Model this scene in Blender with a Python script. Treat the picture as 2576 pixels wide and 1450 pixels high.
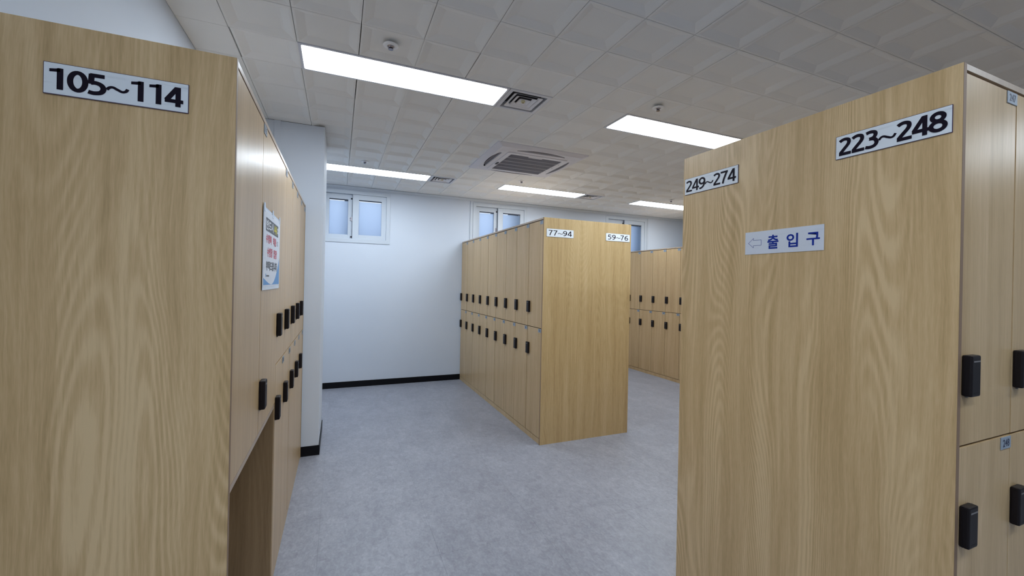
import bpy, bmesh, math, random
from math import sin, cos, pi, radians
from mathutils import Vector, Matrix

for o in list(bpy.data.objects):
    bpy.data.objects.remove(o)
SC = bpy.context.scene
COL = SC.collection

# ------------------------------------------------------------------ camera
F, YAW, PIT, ROL = 1050.0, 0.4016, 0.0002, 0.0203
CAM_Z = 1.418
_f = Vector((sin(YAW) * cos(PIT), cos(YAW) * cos(PIT), sin(PIT)))
_r = Vector((cos(YAW), -sin(YAW), 0))
_u = _r.cross(_f)
_r2 = _r * cos(ROL) + _u * sin(ROL)
_u2 = -_r * sin(ROL) + _u * cos(ROL)
cam_data = bpy.data.cameras.new('camera')
cam = bpy.data.objects.new('camera', cam_data)
COL.objects.link(cam)
M = Matrix((( _r2.x, _u2.x, -_f.x, 0), (_r2.y, _u2.y, -_f.y, 0), (_r2.z, _u2.z, -_f.z, CAM_Z), (0, 0, 0, 1)))
cam.matrix_world = M
cam_data.sensor_width = 36
cam_data.lens = F / 2576 * 36
cam_data.shift_x = -9.6 / 2576
cam_data.shift_y = -12.35 / 2576
cam_data.clip_start = 0.02
SC.camera = cam

# ------------------------------------------------------------------ world, exposure, lamp strength
LAMP = 11.0
LAMP_COL = (0.80, 0.90, 1.0)
SKY_COL = (0.74, 0.84, 1.0)
SKY = 0.69
SC.view_settings.view_transform = 'Standard'
SC.view_settings.look = 'None'
SC.view_settings.gamma = 1.0
SC.view_settings.use_curve_mapping = False
SC.view_settings.exposure = 1.0
w = bpy.data.worlds.new('world')
SC.world = w
w.use_nodes = True
bg = w.node_tree.nodes['Background']
bg.inputs[0].default_value = (*SKY_COL, 1)
bg.inputs[1].default_value = SKY

# ------------------------------------------------------------------ materials
def mat(name, col, rough=0.5, metal=0.0, spec=0.5, emit=None):
    m = bpy.data.materials.new(name)
    m.use_nodes = True
    b = m.node_tree.nodes['Principled BSDF']
    b.inputs['Base Color'].default_value = (*col, 1)
    b.inputs['Roughness'].default_value = rough
    b.inputs['Metallic'].default_value = metal
    b.inputs['Specular IOR Level'].default_value = spec
    if emit:
        b.inputs['Emission Color'].default_value = (*emit[0], 1)
        b.inputs['Emission Strength'].default_value = emit[1]
    return m

class NT:
    def __init__(s, m):
        s.t = m.node_tree; s.b = s.t.nodes['Principled BSDF']
    def n(s, typ, **kw):
        nd = s.t.nodes.new(typ)
        for k, v in kw.items(): setattr(nd, k, v)
        return nd
    def l(s, a, b): s.t.links.new(a, b)
    def math(s, op, a, b=None, c=None):
        nd = s.n('ShaderNodeMath', operation=op)
        for i, v in enumerate((a, b, c)):
            if v is None: continue
            if isinstance(v, (int, float)): nd.inputs[i].default_value = v
            else: s.l(v, nd.inputs[i])
        return nd.outputs[0]
    def comb(s, x, y, z):
        nd = s.n('ShaderNodeCombineXYZ')
        for i, v in enumerate((x, y, z)):
            if isinstance(v, (int, float)): nd.inputs[i].default_value = v
            else: s.l(v, nd.inputs[i])
        return nd.outputs[0]
    def noise(s, vec, scale=1.0, detail=2.0, rough=0.5, dist=0.0):
        nd = s.n('ShaderNodeTexNoise')
        s.l(vec, nd.inputs['Vector'])
        nd.inputs['Scale'].default_value = scale
        nd.inputs['Detail'].default_value = detail
        nd.inputs['Roughness'].default_value = rough
        nd.inputs['Distortion'].default_value = dist
        return nd.outputs[0]
    def ramp(s, fac, stops):
        nd = s.n('ShaderNodeValToRGB')
        e = nd.color_ramp.elements
        while len(e) < len(stops): e.new(0.5)
        for k, (p, c) in enumerate(stops):
            e[k].position = p; e[k].color = (*c, 1)
        s.l(fac, nd.inputs[0])
        return nd.outputs[0]
    def bump(s, h, strength, dist):
        nd = s.n('ShaderNodeBump')
        nd.inputs['Strength'].default_value = strength
        nd.inputs['Distance'].default_value = dist
        s.l(h, nd.inputs['Height'])
        s.l(nd.outputs[0], s.b.inputs['Normal'])

def wood(name, light, mid, dark, rough, flame=1.0, spec=0.5):
    """wood-grain laminate, grain along local z"""
    m = mat(name, mid, rough, spec=spec)
    t = NT(m)
    tc = t.n('ShaderNodeTexCoord'); oi = t.n('ShaderNodeObjectInfo')
    sx = t.n('ShaderNodeSeparateXYZ'); t.l(tc.outputs['Object'], sx.inputs[0])
    u = t.math('ADD', sx.outputs[0], sx.outputs[1])
    rnd = t.math('MULTIPLY', oi.outputs['Random'], 37.0)
    z = sx.outputs[2]
    # slow warp of the fibres
    wv = t.comb(t.math('MULTIPLY', u, 2.0), rnd, t.math('MULTIPLY', z, 1.1))
    warp = t.noise(wv, 1.0, 3.0, 0.5)
    u2 = t.math('ADD', u, t.math('MULTIPLY', t.math('SUBTRACT', warp, 0.5), 0.07))
    # flame figure: contour lines of a long stretched noise
    fv = t.comb(t.math('MULTIPLY', u2, 3.6), rnd, t.math('MULTIPLY', z, 0.34))
    fn = t.noise(fv, 1.0, 1.0, 0.4)
    rings = t.math('SINE', t.math('MULTIPLY', fn, 460.0))
    rings = t.math('MULTIPLY_ADD', rings, 0.5, 0.5)
    rings = t.math('POWER', rings, 1.6)
    mk = t.noise(t.comb(t.math('MULTIPLY', u2, 9.0), t.math('ADD', rnd, 5.0), t.math('MULTIPLY', z, 0.8)), 1.0, 1.0)
    mk = t.math('MULTIPLY', t.math('SUBTRACT', mk, 0.42), 3.2); 
    nd = t.n('ShaderNodeClamp'); t.l(mk, nd.inputs[0]); mk = nd.outputs[0]
    # broad bands and fine fibres
    band = t.noise(t.comb(t.math('MULTIPLY', u2, 17.0), rnd, t.math('MULTIPLY', z, 0.7)), 1.0, 2.0)
    fine = t.noise(t.comb(t.math('MULTIPLY', u2, 150.0), rnd, t.math('MULTIPLY', z, 5.0)), 1.0, 3.0, 0.6)
    speck = t.noise(t.comb(t.math('MULTIPLY', u2, 420.0), rnd, t.math('MULTIPLY', z, 26.0)), 1.0, 1.0, 0.6)
    streak = t.noise(t.comb(t.math('MULTIPLY', u2, 70.0), rnd, t.math('MULTIPLY', z, 1.6)), 1.0, 2.0, 0.6)
    v = t.math('MULTIPLY', t.math('MULTIPLY', rings, mk), 0.27 * flame)
    v = t.math('ADD', v, t.math('MULTIPLY', band, 0.46))
    v = t.math('ADD', v, t.math('MULTIPLY', streak, 0.26))
    v = t.math('ADD', v, t.math('MULTIPLY', fine, 0.34))
    v = t.math('ADD', v, t.math('MULTIPLY', speck, 0.22))
    v = t.math('SUBTRACT', v, 0.150 - 0.010 * flame)
    col = t.ramp(v, [(0.33, dark), (0.50, mid), (0.69, light)])
    t.l(col, t.b.inputs['Base Color'])
    t.bump(fine, 0.06, 0.001)
    return m

M_PANEL = wood('oak_laminate_panel', (0.755, 0.55, 0.305), (0.63, 0.435, 0.22), (0.49, 0.33, 0.152), 0.36)
M_PANEL2 = wood('oak_laminate_panel_straight', (0.64, 0.475, 0.255), (0.55, 0.39, 0.188), (0.43, 0.285, 0.128), 0.36, flame=0.3)
M_BAND = mat('brown_edge_band', (0.25, 0.165, 0.11), 0.55, spec=0.3)
M_DOOR = wood('oak_laminate_door', (0.61, 0.435, 0.255), (0.525, 0.37, 0.198), (0.44, 0.295, 0.15), 0.33, flame=0.25, spec=0.28)
M_EDGE = wood('oak_edge_band', (0.50, 0.40, 0.30), (0.44, 0.34, 0.25), (0.36, 0.27, 0.20), 0.35, flame=0.0)
M_BAYSHADE = wood('oak_laminate_bay_shade', (0.40, 0.27, 0.14), (0.34, 0.22, 0.11), (0.26, 0.165, 0.08), 0.5)  # same oak laminate darkened, the open bay's shade put into the colour
M_GAP = mat('dark_gap', (0.035, 0.02, 0.018), 0.9)
M_LOCK = mat('black_lock_plastic', (0.011, 0.008, 0.009), 0.42, spec=0.2)
M_LOCKTOP = mat('lock_slot', (0.16, 0.15, 0.15), 0.35)
M_PLATE = mat('blue_grey_plate', (0.29, 0.345, 0.41), 0.4)
M_PLATETXT = mat('plate_digits', (0.04, 0.05, 0.09), 0.5)
M_BLACK = mat('black_print', (0.010, 0.006, 0.015), 0.55, spec=0.12)
M_PURPLE = mat('dark_purple_edge', (0.07, 0.04, 0.09), 0.5)
M_NAVY = mat('blue_print', (0.012, 0.035, 0.30), 0.5, spec=0.12)
M_RED = mat('red_print', (0.66, 0.15, 0.20), 0.5, spec=0.12)
M_DGREY = mat('grey_print', (0.06, 0.07, 0.09), 0.5)
M_YELLOW = mat('yellow_print', (0.75, 0.66, 0.05), 0.5)
M_WHITEP = mat('white_print', (0.8, 0.82, 0.85), 0.5)
M_WAVE = mat('blue_wave_print', (0.10, 0.30, 0.62), 0.45)
M_HEAD = mat('dark_header_print', (0.055, 0.065, 0.085), 0.45)
M_FILM = mat('poster_sleeve', (0.62, 0.66, 0.70), 0.12)
M_BASEB = mat('black_vinyl_baseboard', (0.003, 0.003, 0.005), 0.4, spec=0.2)
M_WHITEPL = mat('white_plastic', (0.66, 0.65, 0.70), 0.4)
M_ESC = mat('white_enamel', (0.88, 0.88, 0.90), 0.4)
M_VENT = mat('vent_white', (0.80, 0.80, 0.84), 0.45)
M_ALU = mat('white_painted_metal', (0.62, 0.64, 0.70), 0.35)
M_DARK = mat('dark_opening', (0.02, 0.018, 0.025), 0.8)
M_GRILLE = mat('grey_grille', (0.11, 0.10, 0.13), 0.6)
M_SLAT = mat('grille_slat', (0.26, 0.25, 0.29), 0.5)
M_CHROME = mat('brass_chrome', (0.35, 0.33, 0.36), 0.25, metal=1.0)
M_SENSOR = mat('sensor_black', (0.015, 0.012, 0.02), 0.5, spec=0.2)
M_CREAM = mat('cream_plastic', (0.60, 0.56, 0.36), 0.45)
M_OCHRE = mat('ochre_knob', (0.25, 0.16, 0.04), 0.5)
M_UPVC = mat('white_upvc', (0.60, 0.65, 0.71), 0.35)
M_WINDARK = mat('dark_window_strip', (0.05, 0.06, 0.09), 0.6)  # dark tone for the painted frame shadow and the track gap
M_OUT = mat('outer_wall_render', (0.45, 0.48, 0.5), 0.9)
M_PLENUM = mat('plenum_dark', (0.02, 0.02, 0.02), 0.95)
M_SCREEN = mat('lamp_diffuser', (0.8, 0.8, 0.8), 0.5, emit=(LAMP_COL, LAMP))

def paper(name, a, b):
    m = mat(name, a, 0.45)
    t = NT(m); tc = t.n('ShaderNodeTexCoord')
    mp = t.n('ShaderNodeMapping'); mp.inputs['Scale'].default_value = (12, 1, 60)
    t.l(tc.outputs['Object'], mp.inputs[0])
    n = t.noise(mp.outputs[0], 1.0, 3.0)
    t.l(t.ramp(n, [(0.25, b), (0.42, a), (1.0, a)]), t.b.inputs['Base Color'])
    return m
M_SIGN = paper('white_sign_plastic', (0.82, 0.87, 0.92), (0.66, 0.71, 0.76))
M_PAPER = paper('white_paper', (0.72, 0.76, 0.84), (0.66, 0.70, 0.78))

def wallmat():
    m = mat('white_wall_paint', (0.76, 0.78, 0.82), 0.7)
    t = NT(m); tc = t.n('ShaderNodeTexCoord')
    n = t.noise(tc.outputs['Object'], 1.3, 3.0)
    t.l(t.ramp(n, [(0.3, (0.645, 0.70, 0.78)), (0.7, (0.685, 0.735, 0.81))]), t.b.inputs['Base Color'])
    n2 = t.noise(tc.outputs['Object'], 180.0, 2.0)
    t.bump(n2, 0.08, 0.002)
    return m
M_WALL = wallmat()

def ceilmat():
    m = mat('ceiling_tile_paint', (0.70, 0.70, 0.69), 0.75)
    t = NT(m); tc = t.n('ShaderNodeTexCoord')
    oi = t.n('ShaderNodeObjectInfo')
    n2 = t.noise(tc.outputs['Object'], 260.0, 2.0)
    t.bump(n2, 0.05, 0.001)
    c = t.ramp(oi.outputs['Random'], [(0.0, (0.79, 0.79, 0.775)), (1.0, (0.83, 0.83, 0.815))])
    t.l(c, t.b.inputs['Base Color'])
    return m
M_CEIL = ceilmat()

def floormat():
    m = mat('grey_marbled_vinyl', (0.34, 0.35, 0.40), 0.42)
    t = NT(m); tc = t.n('ShaderNodeTexCoord'); oi = t.n('ShaderNodeObjectInfo')
    g = t.n('ShaderNodeNewGeometry')
    mp = t.n('ShaderNodeMapping'); mp.inputs['Rotation'].default_value = (0, 0, 0.20)
    mp.inputs['Scale'].default_value = (1.6, 1.0, 1.0)
    t.l(g.outputs['Position'], mp.inputs[0])
    a = t.noise(mp.outputs[0], 3.2, 6.0, 0.65, 0.6)
    b = t.noise(mp.outputs[0], 22.0, 5.0, 0.62, 0.9)
    c = t.noise(mp.outputs[0], 62.0, 3.0, 0.6, 0.4)
    v = t.math('MULTIPLY', a, 0.32)
    v = t.math('ADD', v, t.math('MULTIPLY', b, 0.43))
    v = t.math('ADD', v, t.math('MULTIPLY', c, 0.25))
    v = t.math('ADD', v, t.math('MULTIPLY_ADD', oi.outputs['Random'], 0.02, -0.01))
    col = t.ramp(v, [(0.36, (0.245, 0.245, 0.290)), (0.46, (0.290, 0.300, 0.345)), (0.54, (0.340, 0.350, 0.400)), (0.66, (0.43, 0.44, 0.49))])
    t.l(col, t.b.inputs['Base Color'])
    r = t.math('MULTIPLY_ADD', b, 0.18, 0.30)
    t.l(r, t.b.inputs['Roughness'])
    t.bump(c, 0.10, 0.001)
    return m
M_FLOOR = floormat()

def frosted():
    m = bpy.data.materials.new('frosted_glass'); m.use_nodes = True
    t = m.node_tree; out = t.nodes['Material Output']
    t.nodes.remove(t.nodes['Principled BSDF'])
    tr = t.nodes.new('ShaderNodeBsdfTranslucent'); tr.inputs[0].default_value = (0.76, 0.84, 0.95, 1)
    gl = t.nodes.new('ShaderNodeBsdfGlossy'); gl.inputs['Roughness'].default_value = 0.35
    gl.inputs[0].default_value = (0.5, 0.55, 0.6, 1)
    mx = t.nodes.new('ShaderNodeMixShader'); mx.inputs[0].default_value = 0.12
    t.links.new(tr.outputs[0], mx.inputs[1]); t.links.new(gl.outputs[0], mx.inputs[2])
    t.links.new(mx.outputs[0], out.inputs[0])
    return m
M_FROST = frosted()
def clearglass():
    m = bpy.data.materials.new('clear_glass'); m.use_nodes = True
    b = m.node_tree.nodes['Principled BSDF']
    b.inputs['Transmission Weight'].default_value = 1.0
    b.inputs['Roughness'].default_value = 0.0
    b.inputs['IOR'].default_value = 1.05
    return m
M_CLEAR = clearglass()

# ------------------------------------------------------------------ mesh helpers
class MB:
    def __init__(s): s.v = []; s.f = []; s.mi = []
    def face(s, pts, mi=0):
        n = len(s.v); s.v += [tuple(p) for p in pts]; s.f.append(tuple(range(n, n + len(pts)))); s.mi.append(mi)
    def box(s, x0, x1, y0, y1, z0, z1, mi=0, skip=''):
        n = len(s.v)
        s.v += [(x0, y0, z0), (x1, y0, z0), (x1, y1, z0), (x0, y1, z0), (x0, y0, z1), (x1, y0, z1), (x1, y1, z1), (x0, y1, z1)]
        fs = {'b': (0, 3, 2, 1), 't': (4, 5, 6, 7), 'f': (0, 1, 5, 4), 'r': (1, 2, 6, 5), 'k': (2, 3, 7, 6), 'l': (3, 0, 4, 7)}
        for k, q in fs.items():
            if k in skip: continue
            s.f.append(tuple(n + i for i in q)); s.mi.append(mi)
        return s
    def loft(s, rings, mi=0, cap0=False, cap1=False, close=True):
        """rings: list of equally long point loops"""
        n0 = len(s.v); k = len(rings[0])
        for r in rings: s.v += [tuple(p) for p in r]
        for a in range(len(rings) - 1):
            for i in range(k if close else k - 1):
                j = (i + 1) % k
                s.f.append((n0 + a * k + i, n0 + a * k + j, n0 + (a + 1) * k + j, n0 + (a + 1) * k + i)); s.mi.append(mi)
        if cap0: s.f.append(tuple(n0 + i for i in reversed(range(k)))); s.mi.append(mi)
        if cap1: s.f.append(tuple(n0 + (len(rings) - 1) * k + i for i in range(k))); s.mi.append(mi)
        return s
    def mesh(s, name, mats, bevel=0, smooth=False, recalc=True):
        me = bpy.data.meshes.new(name)
        me.from_pydata(s.v, [], s.f)
        if not isinstance(mats, (list, tuple)): mats = [mats]
        for m in mats: me.materials.append(m)
        me.polygons.foreach_set('material_index', s.mi)
        if bevel or recalc:
            bm = bmesh.new(); bm.from_mesh(me)
            if bevel:
                bmesh.ops.remove_doubles(bm, verts=bm.verts, dist=1e-6)
                bmesh.ops.recalc_face_normals(bm, faces=bm.faces)
                bmesh.ops.bevel(bm, geom=list(bm.edges), offset=bevel, segments=2, affect='EDGES', profile=0.6)
            else:
                bmesh.ops.recalc_face_normals(bm, faces=bm.faces)
            bm.to_mesh(me); bm.free()
        if smooth: me.polygons.foreach_set('use_smooth', [True] * len(me.polygons))
        me.update()
        return me

def link(name, me, parent=None, loc=(0, 0, 0), rot=(0, 0, 0)):
    o = bpy.data.objects.new(name, me); COL.objects.link(o)
    o.location = loc; o.rotation_euler = rot
    if parent: o.parent = parent
    return o
def tag(o, label=None, cat=None, group=None, kind=None):
    if label: o['label'] = label
    if cat: o['category'] = cat
    if group: o['group'] = group
    if kind: o['kind'] = kind
    return o
def boxm(name, m, x0, x1, y0, y1, z0, z1, bevel=0):
    return MB().box(x0, x1, y0, y1, z0, z1).mesh(name, m, bevel)
def rrect(hx, hy, r, z, n=5, cx=0, cy=0):
    pts = []
    for k, (sx, sy) in enumerate(((1, 1), (-1, 1), (-1, -1), (1, -1))):
        for i in range(n + 1):
            a = pi / 2 * (k + i / n)
            pts.append((cx + sx * (hx - r) + r * cos(a), cy + sy * (hy - r) + r * sin(a), z))
    return pts
def circ(r, z, n=20, cx=0, cy=0):
    return [(cx + r * cos(2 * pi * i / n), cy + r * sin(2 * pi * i / n), z) for i in range(n)]

_txt = {}
def text_mesh(s, w, h, material, bold=0.0, spacing=1.0, wsp=1.0, key=''):
    """lettering as a mesh in the local x-z plane (facing -y), centred, scaled to w x h"""
    k = (s, round(w, 5), round(h, 5), material.name, bold, spacing, key)
    if k in _txt: return _txt[k]
    cu = bpy.data.curves.new('lettering', 'FONT')
    cu.body = s; cu.size = 1.0; cu.offset = bold; cu.space_character = spacing; cu.space_word = wsp
    cu.resolution_u = 3; cu.fill_mode = 'FRONT' if hasattr(cu, 'fill_mode') else cu.fill_mode
    cu.dimensions = '2D'; cu.fill_mode = 'BOTH'
    o = bpy.data.objects.new('tmp_text', cu); COL.objects.link(o)
    dg = bpy.context.evaluated_depsgraph_get(); dg.update()
    me = bpy.data.meshes.new_from_object(o.evaluated_get(dg))
    bpy.data.objects.remove(o); bpy.data.curves.remove(cu)
    xs = [v.co.x for v in me.vertices]; ys = [v.co.y for v in me.vertices]
    if not xs: return me
    x0, x1, y0, y1 = min(xs), max(xs), min(ys), max(ys)
    for v in me.vertices:
        v.co = ((v.co.x - (x0 + x1) / 2) * w / (x1 - x0), 0, (v.co.y - (y0 + y1) / 2) * h / (y1 - y0))
    me.materials.clear(); me.materials.append(material)
    me.update(); me.name = 'lettering'
    _txt[k] = me
    return me

def _cr(pts, n=7):
    out = []; P = [pts[0]] + list(pts) + [pts[-1]]
    for k in range(1, len(P) - 2):
        p0, p1, p2, p3 = P[k - 1:k + 3]
        for q in range(n):
            t = q / n
            out.append(tuple(0.5 * ((2 * b) + (c - a) * t + (2 * a - 5 * b + 4 * c - d) * t * t + (3 * b - a - 3 * c + d) * t ** 3) for a, b, c, d in zip(p0, p1, p2, p3)))
    out.append(tuple(pts[-1])); return out
def _el(cx, cy, rx, ry, n=28): return [(cx + rx * cos(2 * pi * k / n), cy + ry * sin(2 * pi * k / n)) for k in range(n)] + [(cx + rx, cy)]
def glyph(c):
    six = [_el(.31, .31, .225, .235), _cr([(.53, .90), (.38, .905), (.20, .78), (.10, .55), (.085, .33)])]
    D = {'0': [_el(.31, .5, .225, .42)],
         '2': [_cr([(.06, .82), (.17, .895), (.31, .92), (.45, .86), (.48, .71), (.42, .56), (.28, .38), (.09, .13)]), [(.03, .08), (.58, .08)]],
         '3': [_cr([(.07, .875), (.24, .92), (.42, .87), (.46, .73), (.38, .58), (.20, .535)]), _cr([(.20, .535), (.42, .49), (.51, .30), (.42, .125), (.22, .075), (.04, .12)])],
         '4': [[(.42, .96), (.06, .30)], [(.0, .275), (.63, .275)], [(.45, 0), (.45, 1)]],
         '5': [[(.09, .92), (.53, .92)], [(.14, .98), (.115, .50)], _cr([(.11, .55), (.26, .575), (.43, .50), (.50, .32), (.42, .14), (.22, .075), (.04, .11)])],
         '6': six, '9': [[(.62 - x, 1 - y) for x, y in p] for p in six],
         '7': [[(.02, .92), (.58, .92)], _cr([(.52, .96), (.40, .65), (.29, .37), (.20, 0)])],
         '8': [_el(.31, .735, .195, .185), _el(.31, .29, .235, .215)],
         '~': [_cr([(.02, .34), (.09, .45), (.20, .49), (.36, .40), (.50, .33), (.61, .38), (.67, .50)])]}
    return D.get(c, [])
def number_mesh(s, w, h, sw, material, adv=0.61):
    """wide humanist numerals drawn as strokes, centred in the local x-z plane"""
    mb = MB(); x = 0; lay = 0; tops = []
    for c in s:
        k = sw * (0.62 if c == '~' else 1.0)
        if c == '1':
            a = 0.38; q = sw * 1.02
            mb.face([(x + a - q / 2, 0, 0), (x + a + q / 2, 0, 0), (x + a + q / 2, 0, 1), (x + a - q * .3, 0, 1), (x + a - q / 2, 0, .98)])
            mb.face([(x + .07, 0, .93 - sw * .75), (x + a, 0, .93 - sw * .55), (x + a, 0, 1), (x + .22, 0, .955), (x + .07, 0, .93)])
        for path in glyph(c):
            n = len(path); closed = n > 20 and abs(path[0][0] - path[-1][0]) < 1e-6 and abs(path[0][1] - path[-1][1]) < 1e-6
            L = []
            for i, p in enumerate(path):
                if closed: a, b = path[(i - 1) % (n - 1)], path[(i + 1) % (n - 1)] if i < n - 1 else path[1]
                else: a, b = path[max(i - 1, 0)], path[min(i + 1, n - 1)]
                d = Vector((b[0] - a[0], b[1] - a[1])).normalized()
                L.append(((p[0] - d.y * k / 2, p[1] + d.x * k / 2), (p[0] + d.y * k / 2, p[1] - d.x * k / 2)))
            lay += 0.00003
            for (a, b), (c2, d2) in zip(L, L[1:]):
                mb.face([(x + a[0], -lay, a[1]), (x + b[0], -lay, b[1]), (x + d2[0], -lay, d2[1]), (x + c2[0], -lay, c2[1])])
        x += 0.70 if c == '~' else adv
    xs = [v[0] for v in mb.v]; zs = [v[2] for v in mb.v]
    x0, x1, z0, z1 = min(xs), max(xs), min(zs), max(zs)
    mb.v = [((a - (x0 + x1) / 2) * w / (x1 - x0), b, (c - (z0 + z1) / 2) * h / (z1 - z0)) for a, b, c in mb.v]
    return mb.mesh('lettering', material, recalc=False)

# ------------------------------------------------------------------ layout numbers
CEIL = 2.647
GX, GY, T = 0.978, 1.544, 0.30
XL, XR, YF, YB = -0.735, 7.30, -4.70, 5.917
def gx(i): return GX + T * i
def gy(j): return GY + T * j

# ------------------------------------------------------------------ floor
fl = tag(link('floor', boxm('floor', mat('floor_screed', (0.27, 0.27, 0.31), 0.8), XL, XR, YF, YB, -0.06, -0.0012)), kind='structure')
FP = 0.585
fx = [0.511 + FP * k for k in range(-3, 13)]
fy = [2.723 + FP * k for k in range(-13, 7)]
tile_cache = {}
def floor_tile(a, b, c, d):
    g = 0.00012
    k = (round(b - a, 4), round(d - c, 4))
    if k not in tile_cache:
        hx, hy = (b - a) / 2 - g, (d - c) / 2 - g; e = 0.0005
        mb = MB()
        mb.loft([[(-hx, -hy, -0.0011), (hx, -hy, -0.0011), (hx, hy, -0.0011), (-hx, hy, -0.0011)],
                 [(-hx, -hy, -0.0006), (hx, -hy, -0.0006), (hx, hy, -0.0006), (-hx, hy, -0.0006)],
                 [(-hx + e, -hy + e, 0), (hx - e, -hy + e, 0), (hx - e, hy - e, 0), (-hx + e, hy - e, 0)]], cap1=True)
        tile_cache[k] = mb.mesh('floor_tile', M_FLOOR)
    return tile_cache[k]
cx_ = [XL] + [x for x in fx if XL + 0.02 < x < XR - 0.02] + [XR]
cy_ = [YF] + [y for y in fy if YF + 0.02 < y < YB - 0.02] + [YB]
for a, b in zip(cx_, cx_[1:]):
    for c, d in zip(cy_, cy_[1:]):
        link('floor_tile', floor_tile(a, b, c, d), fl, ((a + b) / 2, (c + d) / 2, 0))

# ------------------------------------------------------------------ walls
def wall_back():
    wins = [(-0.245, 0.629), (1.804, 2.678), (4.143, 5.012)]
    z0, z1 = 1.910, 2.595; th = 0.26
    mb = MB()
    xs = XL - 0.1
    for a, b in wins:
        mb.box(xs, a, YB, YB + th, 0, CEIL + 0.05)
        mb.box(a, b, YB, YB + th, 0, z0); mb.box(a, b, YB, YB + th, z1, CEIL + 0.05)
        xs = b
    mb.box(xs, XR + 0.1, YB, YB + th, 0, CEIL + 0.05)
    return mb.mesh('wall_back', M_WALL, recalc=False), wins
wb, WINS = wall_back()
tag(link('wall_back', wb), kind='structure')
tag(link('wall_left', boxm('wall_left', M_WALL, XL - 0.1, XL, YF, YB, 0, CEIL + 0.05)), kind='structure')
tag(link('wall_right', boxm('wall_right', M_WALL, XR, XR + 0.1, YF, YB, 0, CEIL + 0.05)), kind='structure')
tag(link('wall_front', boxm('wall_front', M_WALL, XL - 0.1, XR + 0.1, YF - 0.1, YF, 0, CEIL + 0.05)), kind='structure')
PX, PY0, PY1 = -0.124, 3.718, 4.368
pil = tag(link('wall_pillar', boxm('wall_pillar', M_WALL, XL, PX, PY0, PY1, 0, CEIL, 0.003)), kind='structure')
tag(link('trim_1', boxm('trim', M_WALL, -0.481, -0.437, PY0 - 0.006, PY0 - 0.0005, 0, CEIL, 0.002)), kind='structure')
tag(link('trim_2', boxm('trim', M_UPVC, 1.762, 1.800, YB - 0.012, YB - 0.0005, 0.08, CEIL - 0.03, 0.002)), kind='structure')
tag(link('trim_3', boxm('trim', M_UPVC, 5.016, 5.046, YB - 0.012, YB - 0.0005, 0.08, CEIL - 0.03, 0.002)), kind='structure')
def moulding(name, x0, x1):
    mb = MB()
    prof = [(YB - 0.0005, CEIL - 0.034), (YB - 0.012, CEIL - 0.034), (YB - 0.016, CEIL - 0.026), (YB - 0.030, CEIL - 0.018), (YB - 0.038, CEIL - 0.010), (YB - 0.038, CEIL - 0.001), (YB - 0.0005, CEIL - 0.001)]
    mb.loft([[(x0, y, z) for y, z in prof], [(x1, y, z) for y, z in prof]], cap0=True, cap1=True)
    return tag(link(name, mb.mesh(name, M_UPVC)), kind='structure')
moulding('trim_4', XL, XR)
def baseboard(name, x0, x1, y0, y1):
    o = link(name, boxm(name, M_BASEB, x0, x1, y0, y1, 0.0, 0.079, 0.003))
    return tag(o, kind='structure')
baseboard('baseboard_back', XL + 0.001, XR, YB - 0.008, YB - 0.0005)
baseboard('baseboard_pillar', XL + 0.45, PX + 0.008, PY0 - 0.008, PY0 - 0.0005)
baseboard('baseboard_side', PX + 0.0005, PX + 0.008, PY0, PY1)
baseboard('baseboard_left', XL + 0.0005, XL + 0.008, YF, 1.30)
baseboard('baseboard_right', XR - 0.008, XR - 0.0005, YF, YB - 0.01)
baseboard('baseboard_front', XL + 0.01, XR - 0.01, YF + 0.0005, YF + 0.008)

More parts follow.
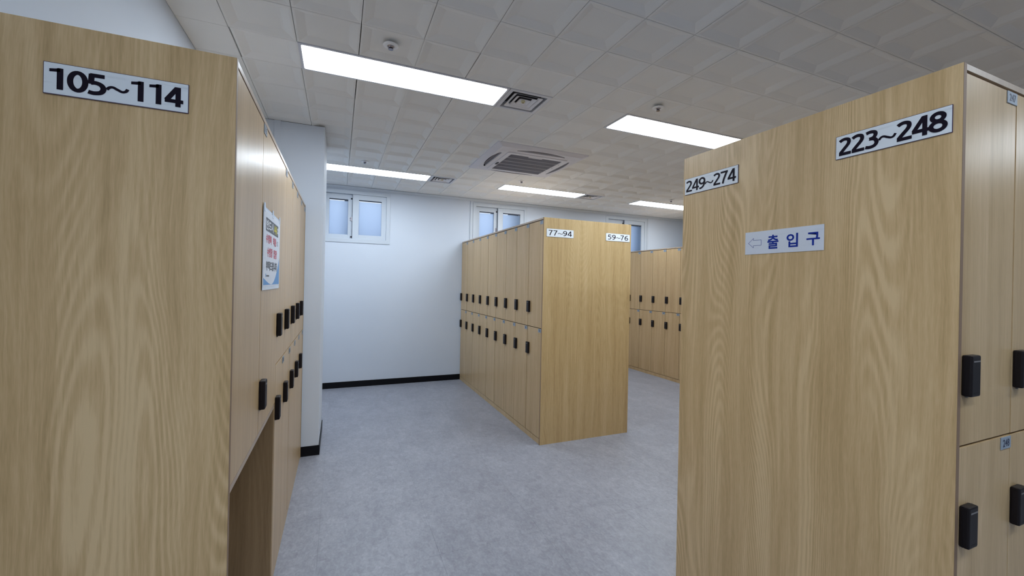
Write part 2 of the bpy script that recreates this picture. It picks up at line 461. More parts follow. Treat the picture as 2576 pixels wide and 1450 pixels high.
# ------------------------------------------------------------------ windows
def frame_mesh(name, m, x0, x1, z0, z1, y0, y1, wl, wr, wb_, wt):
    mb = MB()
    mb.box(x0, x0 + wl, y0, y1, z0, z1); mb.box(x1 - wr, x1, y0, y1, z0, z1)
    mb.box(x0 + wl, x1 - wr, y0, y1, z0, z0 + wb_); mb.box(x0 + wl, x1 - wr, y0, y1, z1 - wt, z1)
    return mb.mesh(name, m, 0.0015)
def window(n, a, b):
    z0, z1 = 1.910, 2.595
    e = tag(link('window_%d' % n, None, None, (a, YB, z0)), kind='structure')
    W, H = b - a, z1 - z0
    def P(name, me, par=e): return link(name, me, par)
    P('window_frame', frame_mesh('window_frame', M_UPVC, 0, W, 0, H, -0.009, 0.10, 0.048, 0.048, 0.052, 0.046))
    mid = 0.386 + 0.012
    # front (right) sash and rear (left) sash
    for k, (x0, x1, y0, y1) in enumerate(((mid, W - 0.049, 0.004, 0.034), (0.049, mid + 0.012, 0.044, 0.074))):
        s = P('sash', frame_mesh('sash', M_UPVC, x0, x1, 0.054, H - 0.048, y0, y1, 0.078 if k == 0 else 0.066, 0.062 if k == 0 else 0.066, 0.052, 0.066))
        gx0, gx1 = x0 + (0.078 if k == 0 else 0.066), x1 - (0.062 if k == 0 else 0.066)
        gz0, gz1 = 0.106, H - 0.114
        ym = (y0 + y1) / 2 + 0.006
        link('pane', boxm('pane', M_FROST, gx0, gx1, ym, ym + 0.003, gz0 - 0.001, gz1 - 0.022), s)
        link('clear_strip', boxm('clear_strip', M_CLEAR, gx0, gx1, ym, ym + 0.003, gz1 - 0.0215, gz1 - 0.012), s)
        link('frame_shadow', boxm('frame_shadow', M_WINDARK, gx0, gx1, y0 + 0.002, ym + 0.004, gz1 - 0.012, gz1 + 0.001), s)  # dark strip that paints the upper frame's shadow across the glass
    # stops and latch at the meeting stile of the rear sash
    for zz in (0.575 - 0.0, 0.070):
        P('stopper', boxm('stopper', M_DARK, mid - 0.022, mid - 0.003, 0.030, 0.044, zz, zz + 0.018, 0.002))
    P('track_gap', boxm('track_gap', M_WINDARK, mid - 0.004, mid + 0.004, 0.036, 0.0435, 0.056, H - 0.05))
    mb = MB(); mb.box(-0.007, 0.007, -0.012, 0, -0.028, 0.028); mb.box(-0.022, -0.006, -0.010, -0.002, -0.020, -0.004); mb.box(-0.022, -0.006, -0.010, -0.002, 0.006, 0.018)
    l = P('latch', mb.mesh('latch', M_CHROME, 0.001)); l.location = (mid - 0.008, 0.043, 0.315)
    # outer window sashes seen as shade through the frosted panes
    P('outer_frame', frame_mesh('outer_frame', M_OUT, 0, W, 0, H, 0.15, 0.19, 0.05, 0.05, 0.05, 0.05))
    for x in ((0.30, 0.42),) if n == 1 else ((0.33, 0.40), (0.62, 0.80)):
        P('outer_stile', boxm('outer_stile', M_OUT, x[0], x[1], 0.150, 0.165, 0.05, H - 0.05))
    return e
for n, (a, b) in enumerate(WINS): window(n + 1, a, b)

# ------------------------------------------------------------------ ceiling
ce = tag(link('ceiling', boxm('ceiling', M_PLENUM, XL - 0.1, XR + 0.1, YF - 0.1, YB + 0.1, CEIL + 0.05, CEIL + 0.09)), kind='structure')
def ctile(hx, hy, ox=0.0, oy=0.0, flat=False):
    """pressed metal tile: flat rim, four bevels up to a flat centre (opens downwards)"""
    r, i, d = 0.007, 0.056, 0.0175
    R = lambda a, z: [(-hx + a + ox, -hy + a + oy, z), (hx - a + ox, -hy + a + oy, z), (hx - a + ox, hy - a + oy, z), (-hx + a + ox, hy - a + oy, z)]
    mb = MB()
    rings = [R(0, 0.028), R(0, 0.0012), R(0.0012, 0)]
    if not flat: rings += [R(r, 0), R(r + 0.005, 0.0009), R(i - 0.006, d - 0.0010), R(i + 0.004, d)]
    mb.loft(rings, cap1=True)
    return mb
LIGHTS = [(i, j) for j in (3, 11) for i in (-4, 3, 10)] + [(i, -7) for i in (-4, 4, 12)] + [(-4, -15)]  # the lone rearmost lamp is added, unseen, to brighten the left lockers
VENTS = [(0, 3), (0, 11), (7, 11), (7, 3), (0, -7), (8, -7)]
skip = set()
for i, j in LIGHTS: skip |= {(i + k, j) for k in range(4)}
skip |= set(VENTS)
def project(p):
    d = Vector(p) - Vector((0, 0, CAM_Z))
    z = d.dot(_f)
    if z < 0.05: return None
    return (1288 + 9.6 + F * d.dot(_r2) / z, 725 - 12.35 - F * d.dot(_u2) / z, z)
cells = []
I0, I1 = -5, int((XR - GX) / T)
for i in range(I0, I1 + 1):
    for j in range(-21, 15):
        if (i, j) in skip: continue
        x0, x1, y0, y1 = gx(i), min(gx(i + 1), XR), gy(j), min(gy(j + 1), YB - 0.038)
        if y1 <= YF or x1 - x0 < 0.02: continue
        y0 = max(y0, YF)
        if x0 < PX:
            if y0 >= PY0 and y1 <= PY1 and x1 < PX + 0.02: continue
            if x1 < PX + 0.02 or x0 < PX - 0.15:
                if y0 < PY0 < y1: y1 = PY0
                elif y0 < PY1 < y1: y0 = PY1
                elif y0 >= PY0 and y1 <= PY1: x0 = PX
            if x1 - x0 < 0.02 or y1 - y0 < 0.02: continue
        cx, cy = (x0 + x1) / 2, (y0 + y1) / 2
        p = project((cx, cy, CEIL))
        vis = 0
        if p and -60 < p[0] < 2640 and -60 < p[1] < 1500: vis = 1 / p[2] ** 3
        cells.append((vis, i, j, x0, x1, y0, y1))
cells.sort(key=lambda c: (-c[0], c[1], c[2]))
ccache = {}; stuff = MB()
random.seed(4)
WIDE = {(-5, 3): 0.0035, (-1, 2): 0.0022, (-3, 2): 0.0015, (-3, 4): 0.0015}
for n, (vis, i, j, x0, x1, y0, y1) in enumerate(cells):
    flat = (y1 - y0 < 0.29) or (x1 - x0 < 0.29) or (1 <= i <= 3 and 6 <= j <= 9)
    g = 0.0012
    gl = g + WIDE.get((i, j), 0.0)
    if i in (-3, -1) and 4 <= j <= 9: gl += 0.0008
    hx, hy = (x1 - x0) / 2 - g, (y1 - y0) / 2 - 0.0010
    cx, cy = (x0 + x1) / 2 + (gl - g) , (y0 + y1) / 2
    k = (round(hx, 4), round(hy, 4), flat)
    zz = CEIL + random.uniform(0, 0.0008)
    if vis > 0 and n < 270:
        if k not in ccache: ccache[k] = ctile(hx, hy, flat=flat).mesh('ceiling_tile', M_CEIL, smooth=False)
        link('ceiling_tile', ccache[k], ce, (cx, cy, zz))
    else:
        t = ctile(hx, hy, flat=flat); b = len(stuff.v)
        stuff.v += [(x + cx, y + cy, z + zz) for x, y, z in t.v]
        stuff.f += [tuple(q + b for q in f) for f in t.f]; stuff.mi += t.mi
o = link('ceiling_tile_field', stuff.mesh('ceiling_tile_field', M_CEIL), ce); tag(o, kind='stuff')
# plain border strip along the left wall
bc = {}
for j in range(-21, 15):
    y0, y1 = max(gy(j), YF), min(gy(j + 1), YB - 0.038)
    if y1 <= y0 or (y0 >= PY0 and y1 <= PY1): continue
    x0, x1 = XL, gx(-5)
    if y0 < PY0 < y1: y1 = PY0
    if y0 < PY1 < y1: y0 = PY1
    k = round(y1 - y0, 4)
    hx, hy = (x1 - x0) / 2 - 0.001, (y1 - y0) / 2 - 0.0008
    if k not in bc: bc[k] = ctile(hx, hy, flat=True).mesh('border_tile', M_CEIL)
    link('border_tile', bc[k], ce, ((x0 + x1) / 2, (y0 + y1) / 2, CEIL))

# ------------------------------------------------------------------ recessed lamps
fr = MB()
o_, i_ = rrect(0.5985, 0.1485, 0.004, 0, 3), rrect(0.583, 0.134, 0.010, 0, 3)
def dz(r, z): return [(x, y, z) for x, y, _ in r]
fr.loft([dz(o_, 0.04), dz(o_, -0.002), dz(i_, -0.003), dz(i_, 0.006)])
ME_FR = fr.mesh('frame', M_ALU)
df = MB(); df.loft([dz(rrect(0.5835, 0.1345, 0.010, 0, 3), 0.004), dz(rrect(0.5835, 0.1345, 0.010, 0, 3), 0.0035)], cap0=False, cap1=True)
ME_DF = df.mesh('diffuser', M_SCREEN)
hs = MB().box(-0.59, 0.59, -0.142, 0.142, 0.008, 0.045, skip='')
ME_HS = hs.mesh('housing', M_ALU)
LL = {(-4, 3): 'large white recessed ceiling lamp nearest, over the left lockers and left of the square vent',
      (3, 3): 'recessed ceiling lamp partly hidden behind the right block of lockers',
      (-4, 11): 'long recessed ceiling lamp beside the pillar, above the first window',
      (3, 11): 'recessed ceiling lamp just beyond the ceiling air conditioner',
      (10, 11): 'farthest right recessed ceiling lamp, cut off by the right locker block'}
for (i, j) in LIGHTS:
    e = link('ceiling_lamp', None, None, (gx(i) + 0.6, gy(j) + 0.15, CEIL))
    lab = LL.get((i, j)) or 'recessed ceiling lamp %s, %s from the left wall' % (
        'in the row just behind the camera' if j == -7 else 'added unseen at the rear as fill' if j == -15 else 'of the near row' if j == 3 else 'at the right end of the far row',
        {-4: 'first', 3: 'second', 4: 'second', 10: 'third', 12: 'third'}[i])
    tag(e, lab, 'lamp', 'recessed ceiling lamps')
    link('housing', ME_HS, e); link('frame', ME_FR, e); link('diffuser', ME_DF, e)

# ------------------------------------------------------------------ square vents
def vent(i, j, label):
    e = tag(link('ceiling_vent', None, None, (gx(i) + 0.15, gy(j) + 0.15, CEIL)), label, 'vent', 'square ceiling vents')
    R = rrect
    mb = MB(); mb.loft([R(0.1485, 0.1485, 0.003, 0.045), R(0.1485, 0.1485, 0.003, -0.002), R(0.124, 0.124, 0.006, -0.003), R(0.121, 0.121, 0.006, 0.04)])
    link('frame', mb.mesh('frame', M_ALU), e)
    link('duct', boxm('duct', M_DARK, -0.147, 0.147, -0.147, 0.147, 0.041, 0.048), e)
    for k, (a, b, z) in enumerate(((0.104, 0.078, -0.001), (0.074, 0.048, -0.001), (0.042, 0.022, -0.001))):
        mb = MB(); mb.loft([R(a, a, 0.012, z - 0.002), R(a, a, 0.012, z), R(b, b, 0.008, z + 0.012), R(b, b, 0.008, z + 0.010), R(a - 0.002, a - 0.002, 0.012, z - 0.002)], cap1=False)
        if k == 2: mb.loft([R(b + 0.001, b + 0.001, 0.008, z + 0.009), R(b, b, 0.008, z + 0.0095)], cap0=True, cap1=True)
        link('cone', mb.mesh('cone', M_VENT), e)
    mb = MB(); mb.loft([circ(0.014, 0.010), circ(0.014, -0.003), circ(0.011, -0.005)], cap1=True)
    kn = link('knob', mb.mesh('knob', M_CREAM, smooth=False), e)
    mb = MB(); mb.loft([circ(0.006, -0.0045, 12), circ(0.005, -0.007, 12)], cap1=True)
    link('knob_screw', mb.mesh('knob_screw', M_OCHRE), kn)
vl = {(0, 3): 'square ceiling vent with nested cones at the right end of the nearest lamp',
      (0, 11): 'square ceiling vent at the end of the lamp beside the pillar',
      (7, 11): 'square ceiling vent at the end of the lamp beyond the air conditioner',
      (7, 3): 'square ceiling vent hidden behind the right locker block'}
for v in VENTS:
    if v[1] > 0: vent(*v, vl[v])
    else: vent(*v, 'square ceiling vent behind the camera, %s of two' % ('left' if v[0] == 0 else 'right'))

# ------------------------------------------------------------------ sprinklers
def sprinkler(i, j, label):
    e = tag(link('sprinkler', None, None, (gx(i), gy(j), CEIL)), label, 'sprinkler', 'ceiling sprinklers')
    mb = MB(); mb.loft([circ(0.039, 0.0, 28), circ(0.039, -0.003, 28), circ(0.034, -0.006, 28), circ(0.018, -0.006, 28), circ(0.017, 0.010, 28)], cap1=False)
    link('escutcheon', mb.mesh('escutcheon', M_ESC), e)
    mb = MB()
    mb.loft([circ(0.017, 0.006, 14), circ(0.017, -0.005, 14), circ(0.012, -0.008, 14), circ(0.009, -0.012, 14), circ(0.010, -0.016, 14), circ(0.004, -0.018, 14)], cap0=True, cap1=True)
    link('sprinkler_head', mb.mesh('sprinkler_head', M_CHROME), e)
    mb = MB(); mb.loft([circ(0.0125, -0.021, 16), circ(0.0125, -0.0225, 16)], cap0=True, cap1=True)
    mb.box(-0.0125, -0.010, -0.0015, 0.0015, -0.021, -0.007); mb.box(0.010, 0.0125, -0.0015, 0.0015, -0.021, -0.007)
    link('deflector', mb.mesh('deflector', M_CHROME), e)
sprinkler(-2.5, 2.42, 'round white sprinkler in the ceiling above the nearest lamp')
sprinkler(3.42, 2.43, 'small sprinkler in the ceiling above the lamp near the right lockers')
sprinkler(-2.5, 10.2, 'small sprinkler in the ceiling just in front of the lamp beside the pillar')
sprinkler(3.42, 10.2, 'small sprinkler between the air conditioner and the lamp beyond it')
sprinkler(11.3, 10.35, 'small sprinkler in front of the farthest right lamp')

# ------------------------------------------------------------------ cassette air conditioner
AX, AY = 1.716, 3.850
ac = tag(link('air_conditioner', None, None, (AX, AY, CEIL)), 'white square four-way cassette air conditioner with a grey grille in the ceiling', 'air conditioner')
mb = MB()
mb.loft([rrect(0.462, 0.462, 0.022, 0.012, 6), rrect(0.462, 0.462, 0.022, -0.003, 6), rrect(0.459, 0.459, 0.020, -0.006, 6), rrect(0.405, 0.405, 0.004, -0.021, 6)])
link('outer_panel', mb.mesh('outer_panel', M_WHITEPL), ac)
# ring plate with four crescent openings: built as strips around the slots
def crescent(name, inner, outer, z0, z1, m, rot, par, n=14, L=0.245):
    mb = MB(); a = []; b = []
    for k in range(n + 1):
        s = -1 + 2 * k / n
        x = s * L
        a.append((x, inner - 0.0 * (1 - s * s)))
        b.append((x, inner + 0.016 + (outer - inner - 0.016) * (1 - abs(s) ** 2.4)))
    def tr(p, z):
        x, y = p; c, sn = cos(rot), sin(rot)
        return (x * c - y * sn, x * sn + y * c, z)
    lo = [tr(p, z0) for p in a] + [tr(p, z0) for p in reversed(b)]
    hi = [tr(p, z1) for p in a] + [tr(p, z1) for p in reversed(b)]
    mb.loft([lo, hi], cap0=True, cap1=True)
    return link(name, mb.mesh(name, m), par)
def ring_plate():
    mb = MB(); n = 14; L = 0.245; zi, z = 0.345, -0.026
    for q in range(4):
        c, s = cos(q * pi / 2), sin(q * pi / 2)
        T_ = lambda x, y, zz: (x * c - y * s, x * s + y * c, zz)
        xs = [-0.405, -0.30] + [-L + 2 * L * k / n for k in range(n + 1)] + [0.30, 0.405]
        def outer(x):
            t = abs(x) / L
            return 0.350 + 0.014 + 0.036 * (1 - t ** 2.4) if t <= 1 else 0.350
        def zo(y): return -0.030 + (y - 0.31) / 0.095 * 0.009
        for a, b in zip(xs, xs[1:]):
            # outside strip
            ca, cb = (max(-0.405, min(0.405, a)), max(-0.405, min(0.405, b)))
            m_ = (a + b) / 2
            if abs(m_) < L:
                mb.face([T_(a, 0.405, zo(0.405)), T_(b, 0.405, zo(0.405)), T_(b, outer(b), zo(outer(b))), T_(a, outer(a), zo(outer(a)))])
                mb.face([T_(a, outer(a), zo(outer(a))), T_(b, outer(b), zo(outer(b))), T_(b, outer(b), -0.006), T_(a, outer(a), -0.006)])
                mb.face([T_(a, 0.350, zo(0.350)), T_(b, 0.350, zo(0.35)), T_(b, 0.31, -0.030), T_(a, 0.31, -0.030)])
                mb.face([T_(a, 0.350, zo(0.350)), T_(b, 0.350, zo(0.35)), T_(b, 0.350, -0.006), T_(a, 0.350, -0.006)])
            elif abs(m_) < 0.30:
                mb.face([T_(a, 0.405, zo(0.405)), T_(b, 0.405, zo(0.405)), T_(b, 0.31, -0.030), T_(a, 0.31, -0.030)])
        mb.face([T_(0.30, 0.405, zo(0.405)), T_(0.405, 0.405, zo(0.405)), T_(0.405, 0.30, zo(0.405)), T_(0.30, 0.31, -0.030)])
        mb.face([T_(0.31, 0.31, -0.030), T_(0.30, 0.31, -0.030), T_(0.405, 0.30, zo(0.405)), T_(0.31, 0.30, -0.030)])
    return mb
link('louver_surround', ring_plate().mesh('louver_surround', M_WHITEPL), ac)
link('air_duct', boxm('air_duct', M_DARK, -0.41, 0.41, -0.41, 0.41, -0.008, -0.002), ac)
for q in range(4):
    lv = crescent('louver', 0.362, 0.384, -0.016, -0.013, M_GRILLE, q * pi / 2, ac)
mb = MB()
mb.loft([rrect(0.310, 0.310, 0.02, -0.020, 4), rrect(0.310, 0.310, 0.02, -0.033, 4), rrect(0.304, 0.304, 0.018, -0.036, 4), rrect(0.268, 0.268, 0.006, -0.037, 4), rrect(0.266, 0.266, 0.006, -0.024, 4)])
link('centre_panel', mb.mesh('centre_panel', M_WHITEPL), ac)
gr = link('grille', boxm('grille', M_GRILLE, -0.267, 0.267, -0.267, 0.267, -0.028, -0.022), ac)
mb = MB()
for k in range(60):
    x = -0.262 + 0.524 * k / 59
    mb.box(x - 0.0014, x + 0.0014, -0.266, 0.266, -0.0355, -0.0285)
tag(link('grille_slats', mb.mesh('grille_slats', M_SLAT), gr), kind='stuff')
for k in range(1, 5):
    y = -0.266 + 0.532 * k / 5
    link('grille_rib', boxm('grille_rib', M_WHITEPL, -0.266, 0.266, y - 0.002, y + 0.002, -0.0365, -0.0285), gr)
link('pull_tab', boxm('pull_tab', M_WHITEPL, -0.085, 0.055, -0.268, -0.246, -0.039, -0.030, 0.002), ac)
mb = MB(); mb.loft([rrect(0.012, 0.042, 0.0118, -0.0355, 6, -0.286, 0.06), rrect(0.012, 0.042, 0.0118, -0.0375, 6, -0.286, 0.06)], cap0=True, cap1=True)
link('sensor_window', mb.mesh('sensor_window', M_SENSOR), ac)
for k in range(3):
    mb = MB(); mb.loft([circ(0.006, -0.0355, 10, 0.288, -0.16 + 0.14 * k), circ(0.006, -0.0372, 10, 0.288, -0.16 + 0.14 * k)], cap1=True)
    link('indicator', mb.mesh('indicator', M_GRILLE), ac)

# ------------------------------------------------------------------ lockers
H = 2.003
def lock_mesh():
    mb = MB().box(-0.024, 0.024, -0.0200, 0.0, -0.0525, 0.0525)
    me = mb.mesh('lock', [M_LOCK, M_LOCKTOP], 0.0045, smooth=False)
    bm = bmesh.new(); bm.from_mesh(me)
    def bx(x0, x1, y0, y1, z0, z1, mi):
        r = bmesh.ops.create_cube(bm, size=1)
        for v in r['verts']:
            v.co = ((x0 + x1) / 2 + v.co.x * (x1 - x0), (y0 + y1) / 2 + v.co.y * (y1 - y0), (z0 + z1) / 2 + v.co.z * (z1 - z0))
        for f in {f for v in r['verts'] for f in v.link_faces}: f.material_index = mi
    bx(-0.016, 0.018, -0.0206, -0.0195, 0.036, 0.0395, 1)
    bx(-0.012, 0.014, -0.0204, -0.0195, -0.043, -0.0418, 0)
    bx(-0.0243, 0.0243, -0.008, -0.0072, -0.052, 0.052, 0)
    bx(-0.003, 0.003, -0.004, 0.0, -0.0585, -0.0525, 1)
    bm.to_mesh(me); bm.free()
    return me
ME_LOCK = lock_mesh()
ME_PLATE = boxm('number_plate', M_PLATE, -0.029, 0.029, -0.0022, 0.0, -0.0165, 0.0165, 0.0006)
_door = {}
GAPS = (0.0020, 0.0034, 0.0024, 0.0036, 0.0028)
def door_mesh(wd, z0, z1):
    k = (round(wd, 4), round(z1 - z0, 4))
    if k not in _door:
        _door[k] = boxm('door', M_DOOR, -wd / 2, wd / 2, 0.0, 0.018, -(z1 - z0) / 2, (z1 - z0) / 2, 0.0009)
    return _door[k]
_plate = {}
def plate_mesh(num):
    """number plate with printed digits, one mesh"""
    if num in _plate: return _plate[num]
    tm = text_mesh(str(num), 0.038 if num > 99 else 0.026, 0.021, M_PLATETXT, 0.018)
    bm = bmesh.new(); bm.from_mesh(ME_PLATE)
    n0 = len(bm.faces)
    bm.from_mesh(tm)
    bm.faces.ensure_lookup_table()
    vs = set()
    for f in bm.faces[n0:]:
        f.material_index = 1
        vs |= set(f.verts)
    for v in vs: v.co.y = -0.0026
    me = bpy.data.meshes.new('number_plate'); bm.to_mesh(me); bm.free()
    me.materials.append(M_PLATE); me.materials.append(M_PLATETXT)
    _plate[num] = me
    return me
def door(root, x0, x1, z0, z1, num=None, lock_z=None, lock=True, plate='right', yo=0.0012, jitter=0.0):
    ga, gb = GAPS[int(x0 * 997) % 5], GAPS[int(x1 * 997) % 5]
    g = (ga + gb) / 2; jx = (ga - gb) / 2
    d = link('door', door_mesh(x1 - x0 - 2 * g, z0, z1), root, ((x0 + x1) / 2 + jx, yo + jitter, (z0 + z1) / 2))
    cx, cz = (x0 + x1) / 2, (z0 + z1) / 2
    if lock:
        link('lock', ME_LOCK, d, (x0 + 0.006 + 0.024 - cx, -0.0002, lock_z - cz))
    if num:
        px = x1 - 0.030 if plate == 'right' else x0 + 0.032
        link('number_plate', plate_mesh(num), d, (px - cx, -0.0002, z1 - 0.0175 - cz))
    return d
ZU, ZL = 1.205, 0.820
def bank(loc, rz, label, L, D, xs, nums, panel_left=0, panel_right=0, carcass=None, pm=None):
    pm = pm or M_PANEL
    root = tag(link('locker_bank', None, None, (*loc, 0), (0, 0, rz)), label, 'lockers')
    x0, x1 = panel_left, L - panel_right
    if carcass: carcass(root)
    else:
        link('carcass', boxm('carcass', M_GAP, x0 + 0.001, x1 - 0.001, 0.024, D - 0.012, 0.05, H - 0.018), root)
        link('back_panel', boxm('back_panel', M_PANEL, x0, x1, D - 0.011, D, 0.0, H - 0.017), root)
    for a, b in ((0, panel_left), (L - panel_right, L)):
        if b - a < 0.002: continue
        ep = link('end_panel', boxm('end_panel', pm, a, b, 0.0008, D, 0, H, 0.0004), root)
        link('edge_band', boxm('edge_band', M_BAND, a + 0.0003, b - 0.0003, 0, 0.0008, 0.0005, H - 0.0005), ep)
    link('top_panel', boxm('top_panel', M_EDGE, x0 + 0.0005, x1 - 0.0005, 0.001, D, H - 0.0165, H - 0.0005, 0.0006), root)
    rnd = random.Random(int(L * 1000))
    for (a, b), (nu, nl) in zip(xs, nums):
        door(root, a, b, 1.024, 1.980, nu, ZU, jitter=rnd.uniform(0, 0.0012))
        door(root, a, b, 0.052, 1.018, nl, ZL, jitter=rnd.uniform(0, 0.0012))
    return root

# centre block, left face (towards the long aisle): 77~94
P1 = 0.2908
xs = [(P1 * k, P1 * (k + 1)) for k in range(9)]
nums = [(77 + 2 * (8 - k), 78 + 2 * (8 - k)) for k in range(9)]
CL = 9 * P1 + 0.0150
cb = bank((1.647, YB - 0.010), -pi / 2, 'middle block of wooden lockers, end panel signed 77~94 and 59~76', CL, 0.941, xs, nums, panel_right=0.0145, pm=M_PANEL2)
link('plinth', boxm('plinth', M_DOOR, 0, 4 * P1 - 0.0006, 0.004, 0.05, 0.0, 0.047), cb)
link('plinth', boxm('plinth', M_DOOR, 4 * P1 + 0.0006, CL - 0.015, 0.004, 0.05, 0.0, 0.047), cb)

# right block, front face: 223~248
P2 = 0.2865
xs = [(0.0150 + P2 * k, 0.0150 + P2 * (k + 1)) for k in range(13)]
nums = [(247 - 2 * k, 248 - 2 * k) for k in range(13)]
RL = 0.0150 + P2 * 13 + 0.0145
rb = bank((1.450, 0.534), 0, 'near right block of wooden lockers, end panel signed 223~248 and 249~274', RL, 0.932, xs, nums, panel_left=0.0145, panel_right=0.0145)
link('plinth', boxm('plinth', M_DOOR, 0.015, RL - 0.015, 0.004, 0.05, 0.0, 0.047), rb)

# far right row: 41~58
P4 = 0.2945
xs = [(0.035 + P4 * k, 0.035 + P4 * (k + 1)) for k in range(9)]
nums = [(41 + 2 * k, 42 + 2 * k) for k in range(9)]
FL = 0.035 + P4 * 9 + 0.0145
fb = bank((4.612, YB - 0.010), -pi / 2, 'distant wooden lockers seen in the gap between middle and right blocks', FL, 0.941, xs, nums, panel_right=0.0145)
link('filler_strip', boxm('filler_strip', M_DOOR, 0.001, 0.0335, 0.003, 0.02, 0.05, 1.98), fb)
link('plinth', boxm('plinth', M_DOOR, 0, FL - 0.015, 0.004, 0.05, 0.0, 0.047), fb)

# left block: two wide doors over an open bay, then five columns 105~114
LD = 0.462
A0, A1, B1 = 0.0150, 0.4320, 0.8620
P3 = 0.3020
LLn = B1 + 5 * P3 + 0.0145
def lcar(root):
    mb = MB()
    mb.box(A0, B1 - 0.001, 0.024, LD - 0.012, 0.850, H - 0.018)
    mb.box(B1 + 0.001, B1 + 5 * P3 - 0.001, 0.024, LD - 0.012, 0.05, H - 0.018)
    link('carcass', mb.mesh('carcass', M_GAP), root)
    link('back_panel', boxm('back_panel', M_BAYSHADE, A0, LLn - 0.015, LD - 0.011, LD, 0.0, H - 0.017), root)
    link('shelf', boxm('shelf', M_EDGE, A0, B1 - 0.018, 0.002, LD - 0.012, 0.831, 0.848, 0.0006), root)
    link('divider', boxm('divider', M_BAYSHADE, B1 - 0.0175, B1 - 0.001, 0.003, LD - 0.012, 0.0, 0.8305), root)
    link('bay_liner', boxm('bay_liner', M_BAYSHADE, A0, A0 + 0.012, 0.004, LD - 0.012, 0.0, 0.8305), root)
xs = [(B1 + P3 * k, B1 + P3 * (k + 1)) for k in range(5)]
nums = [(105 + 2 * k, 106 + 2 * k) for k in range(5)]
lb = bank((-0.259, 1.317), pi / 2 - 0.003, 'near left block of wooden lockers with an open bay, signed 105~114', LLn, LD, xs, nums, panel_left=0.0145, panel_right=0.0140, carcass=lcar)
link('plinth', boxm('plinth', M_DOOR, B1, LLn - 0.0145, 0.004, 0.05, 0.0, 0.047), lb)
door(lb, A0, A1, 0.852, 1.980, None, lock=False)
door(lb, A1, B1, 0.852, 1.980, 115, 0.990, plate='left')

# ------------------------------------------------------------------ signs and poster
def sign(loc, rz, w_, h_, text, label, bold, fw, fh, rounded=False, spacing=0.9):
    e = tag(link('number_sign', None, None, loc, (0, 0, rz)), label, 'sign', 'white number range signs')
    def rr(a, r, y):
        return [(x, y, z) for x, z, _ in rrect(w_ / 2 + a, h_ / 2 + a, r, 0, 3)]
    r = 0.006 if rounded else 0.0008
    mb = MB(); mb.loft([rr(0.0014, r, -0.0003), rr(0.0014, r, -0.0020)], cap0=True, cap1=True)
    link('sign_border', mb.mesh('sign_border', M_SLAT if rounded else M_PURPLE), e)
    mb = MB(); mb.loft([rr(0, r, -0.0020), rr(0, r, -0.0028)], cap0=True, cap1=True)
    link('sign_plate', mb.mesh('sign_plate', M_SIGN), e)
    tm = number_mesh(text, w_ * fw, h_ * fh, bold, M_BLACK, 0.66 if rounded else 0.585)
    link('lettering', tm, e, (0, -0.0033, 0))
    return e
sign((-0.4985, 1.3165, 1.872), 0, 0.271, 0.071, '105~114', 'white sign 105~114 with bold digits on the left end panel', 0.185, 0.93, 0.72)
sign((1.811, 3.2745, 1.870), 0, 0.272, 0.070, '77~94', 'small rounded sign 77~94, left one on the middle end panel', 0.125, 0.87, 0.68, True)
sign((2.4345, 3.2745, 1.870), 0, 0.272, 0.070, '59~76', 'small rounded sign 59~76, right one on the middle end panel', 0.125, 0.85, 0.68, True)
sign((1.4495, 0.690, 1.866), -pi / 2, 0.272, 0.070, '223~248', 'white sign 223~248, the big one at the front edge of the right end panel', 0.175, 0.945, 0.78)
sign((1.4495, 1.318, 1.870), -pi / 2, 0.274, 0.070, '249~274', 'white sign 249~274 in the far upper corner of the right end panel', 0.145, 0.945, 0.74)

ex = tag(link('exit_sign', None, None, (1.4495, 1.0005, 1.5885), (0, 0, -pi / 2)), 'white paper sign with an outlined left arrow and blue Korean lettering', 'sign')
link('sheet', boxm('sheet', M_PAPER, -0.1425, 0.1425, -0.0012, -0.0002, -0.0425, 0.0425), ex)
def stroke_loop(name, pts, wd, y, m, par):
    mb = MB(); n = len(pts)
    for k in range(n):
        a = Vector(pts[k]); b = Vector(pts[(k + 1) % n]); d = (b - a).normalized(); nn = Vector((-d.y, d.x)) * wd / 2
        a2, b2 = a - d * wd / 2, b + d * wd / 2
        mb.face([(p.x, y, p.y) for p in (a2 - nn, b2 - nn, b2 + nn, a2 + nn)])
    return link(name, mb.mesh(name, m, recalc=False), par)
xc = lambda y: -(y - 1.0005)
arrow = [(xc(1.129), 0.0), (xc(1.108), 0.018), (xc(1.108), 0.010), (xc(1.077), 0.010), (xc(1.077), -0.010), (xc(1.108), -0.010), (xc(1.108), -0.018)]
stroke_loop('arrow_outline', arrow, 0.0011, -0.0016, M_NAVY, ex)
for ch, a, b, t, bt in (('출', 1.052, 1.010, 1.613, 1.562), ('입', 0.981, 0.941, 1.611, 1.563), ('구', 0.913, 0.870, 1.608, 1.564)):
    tm = text_mesh(ch, a - b, t - bt, M_NAVY, 0.022)
    link('lettering', tm, ex, (xc((a + b) / 2), -0.0016, (t + bt) / 2 - 1.5885))

po = tag(link('poster', None, None, (-0.2558, 1.985, 1.531), (0, 0, pi / 2 - 0.003)), 'laminated notice with red and black Korean lettering taped to the wide left locker door', 'poster')
yp = 0.0  # local plane of the door face
link('sleeve', boxm('sleeve', M_FILM, -0.226, 0.226, -0.0008, -0.0001, -0.158, 0.153), po)
link('sheet', boxm('sheet', M_PAPER, -0.218, 0.218, -0.0016, -0.0008, -0.146, 0.145), po)
def flat(name, pts, y, m):
    mb = MB(); mb.face([(x, y, z) for x, z in pts]); return link(name, mb.mesh(name, m, recalc=False), po)
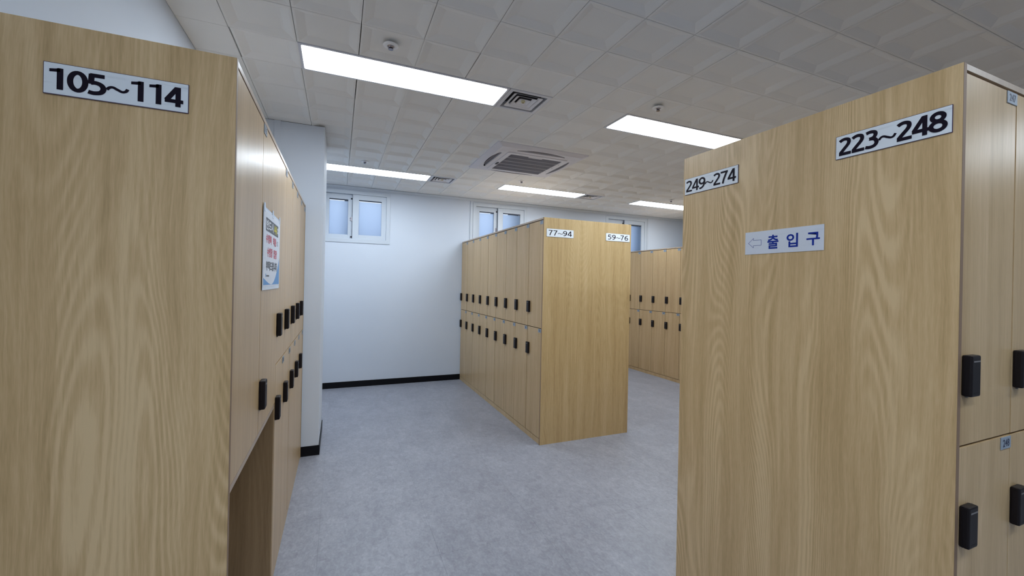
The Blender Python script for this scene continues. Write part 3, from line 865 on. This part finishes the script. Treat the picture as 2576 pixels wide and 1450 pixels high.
# blue wave along the foot and up the right side
curve = []
for k in range(25):
    t = k / 24; x = -0.210 + 0.420 * t
    z = -0.112 - 0.028 * sin(min(1, t / 0.55) * pi / 2) + (0 if t < 0.40 else 0.120 * ((t - 0.40) / 0.60) ** 2.2)
    curve.append((x, z))
for (xa, za), (xb, zb) in zip(curve, curve[1:]): pass
mb = MB()
for (xa, za), (xb, zb) in zip(curve, curve[1:]): mb.face([(xa, -0.0019, -0.139), (xb, -0.0019, -0.139), (xb, -0.0019, max(zb, -0.138)), (xa, -0.0019, max(za, -0.138))])
link('blue_wave', mb.mesh('blue_wave', M_WAVE, recalc=False), po)
flat('header_block', [(-0.172, 0.068), (0.160, 0.068), (0.160, 0.118), (-0.172, 0.118)], -0.0019, M_HEAD)
def pt(s, x0, x1, z0, z1, m, bold=0.03):
    link('lettering', text_mesh(s, x1 - x0, z1 - z0, m, bold), po, ((x0 + x1) / 2, -0.0023, (z0 + z1) / 2))
pt('반드시', -0.165, 0.012, 0.074, 0.112, M_WHITEP)
pt('샤워', 0.028, 0.112, 0.074, 0.112, M_YELLOW)
pt('후', 0.122, 0.156, 0.076, 0.110, M_WHITEP)
pt('수영복', -0.165, -0.030, 0.022, 0.058, M_RED)
pt('착용', 0.010, 0.100, 0.022, 0.058, M_RED)
pt('하고', 0.118, 0.160, 0.028, 0.050, M_DGREY, 0.01)
pt('수영장', -0.135, 0.000, -0.030, 0.008, M_RED)
pt('입장', 0.030, 0.125, -0.030, 0.008, M_RED)
pt('부탁드립니다', -0.155, 0.135, -0.084, -0.046, M_DGREY)
flat('small_emblem', [(-0.165, -0.108), (-0.152, -0.108), (-0.152, -0.096), (-0.165, -0.096)], -0.0020, M_WAVE)
flat('small_print', [(-0.146, -0.107), (-0.080, -0.107), (-0.080, -0.101), (-0.146, -0.101)], -0.0020, M_DGREY)
for x in (-0.205, 0.0, 0.205):
    link('tape', boxm('tape', M_FILM, x - 0.014, x + 0.014, -0.0022, -0.0009, 0.135, 0.166), po)
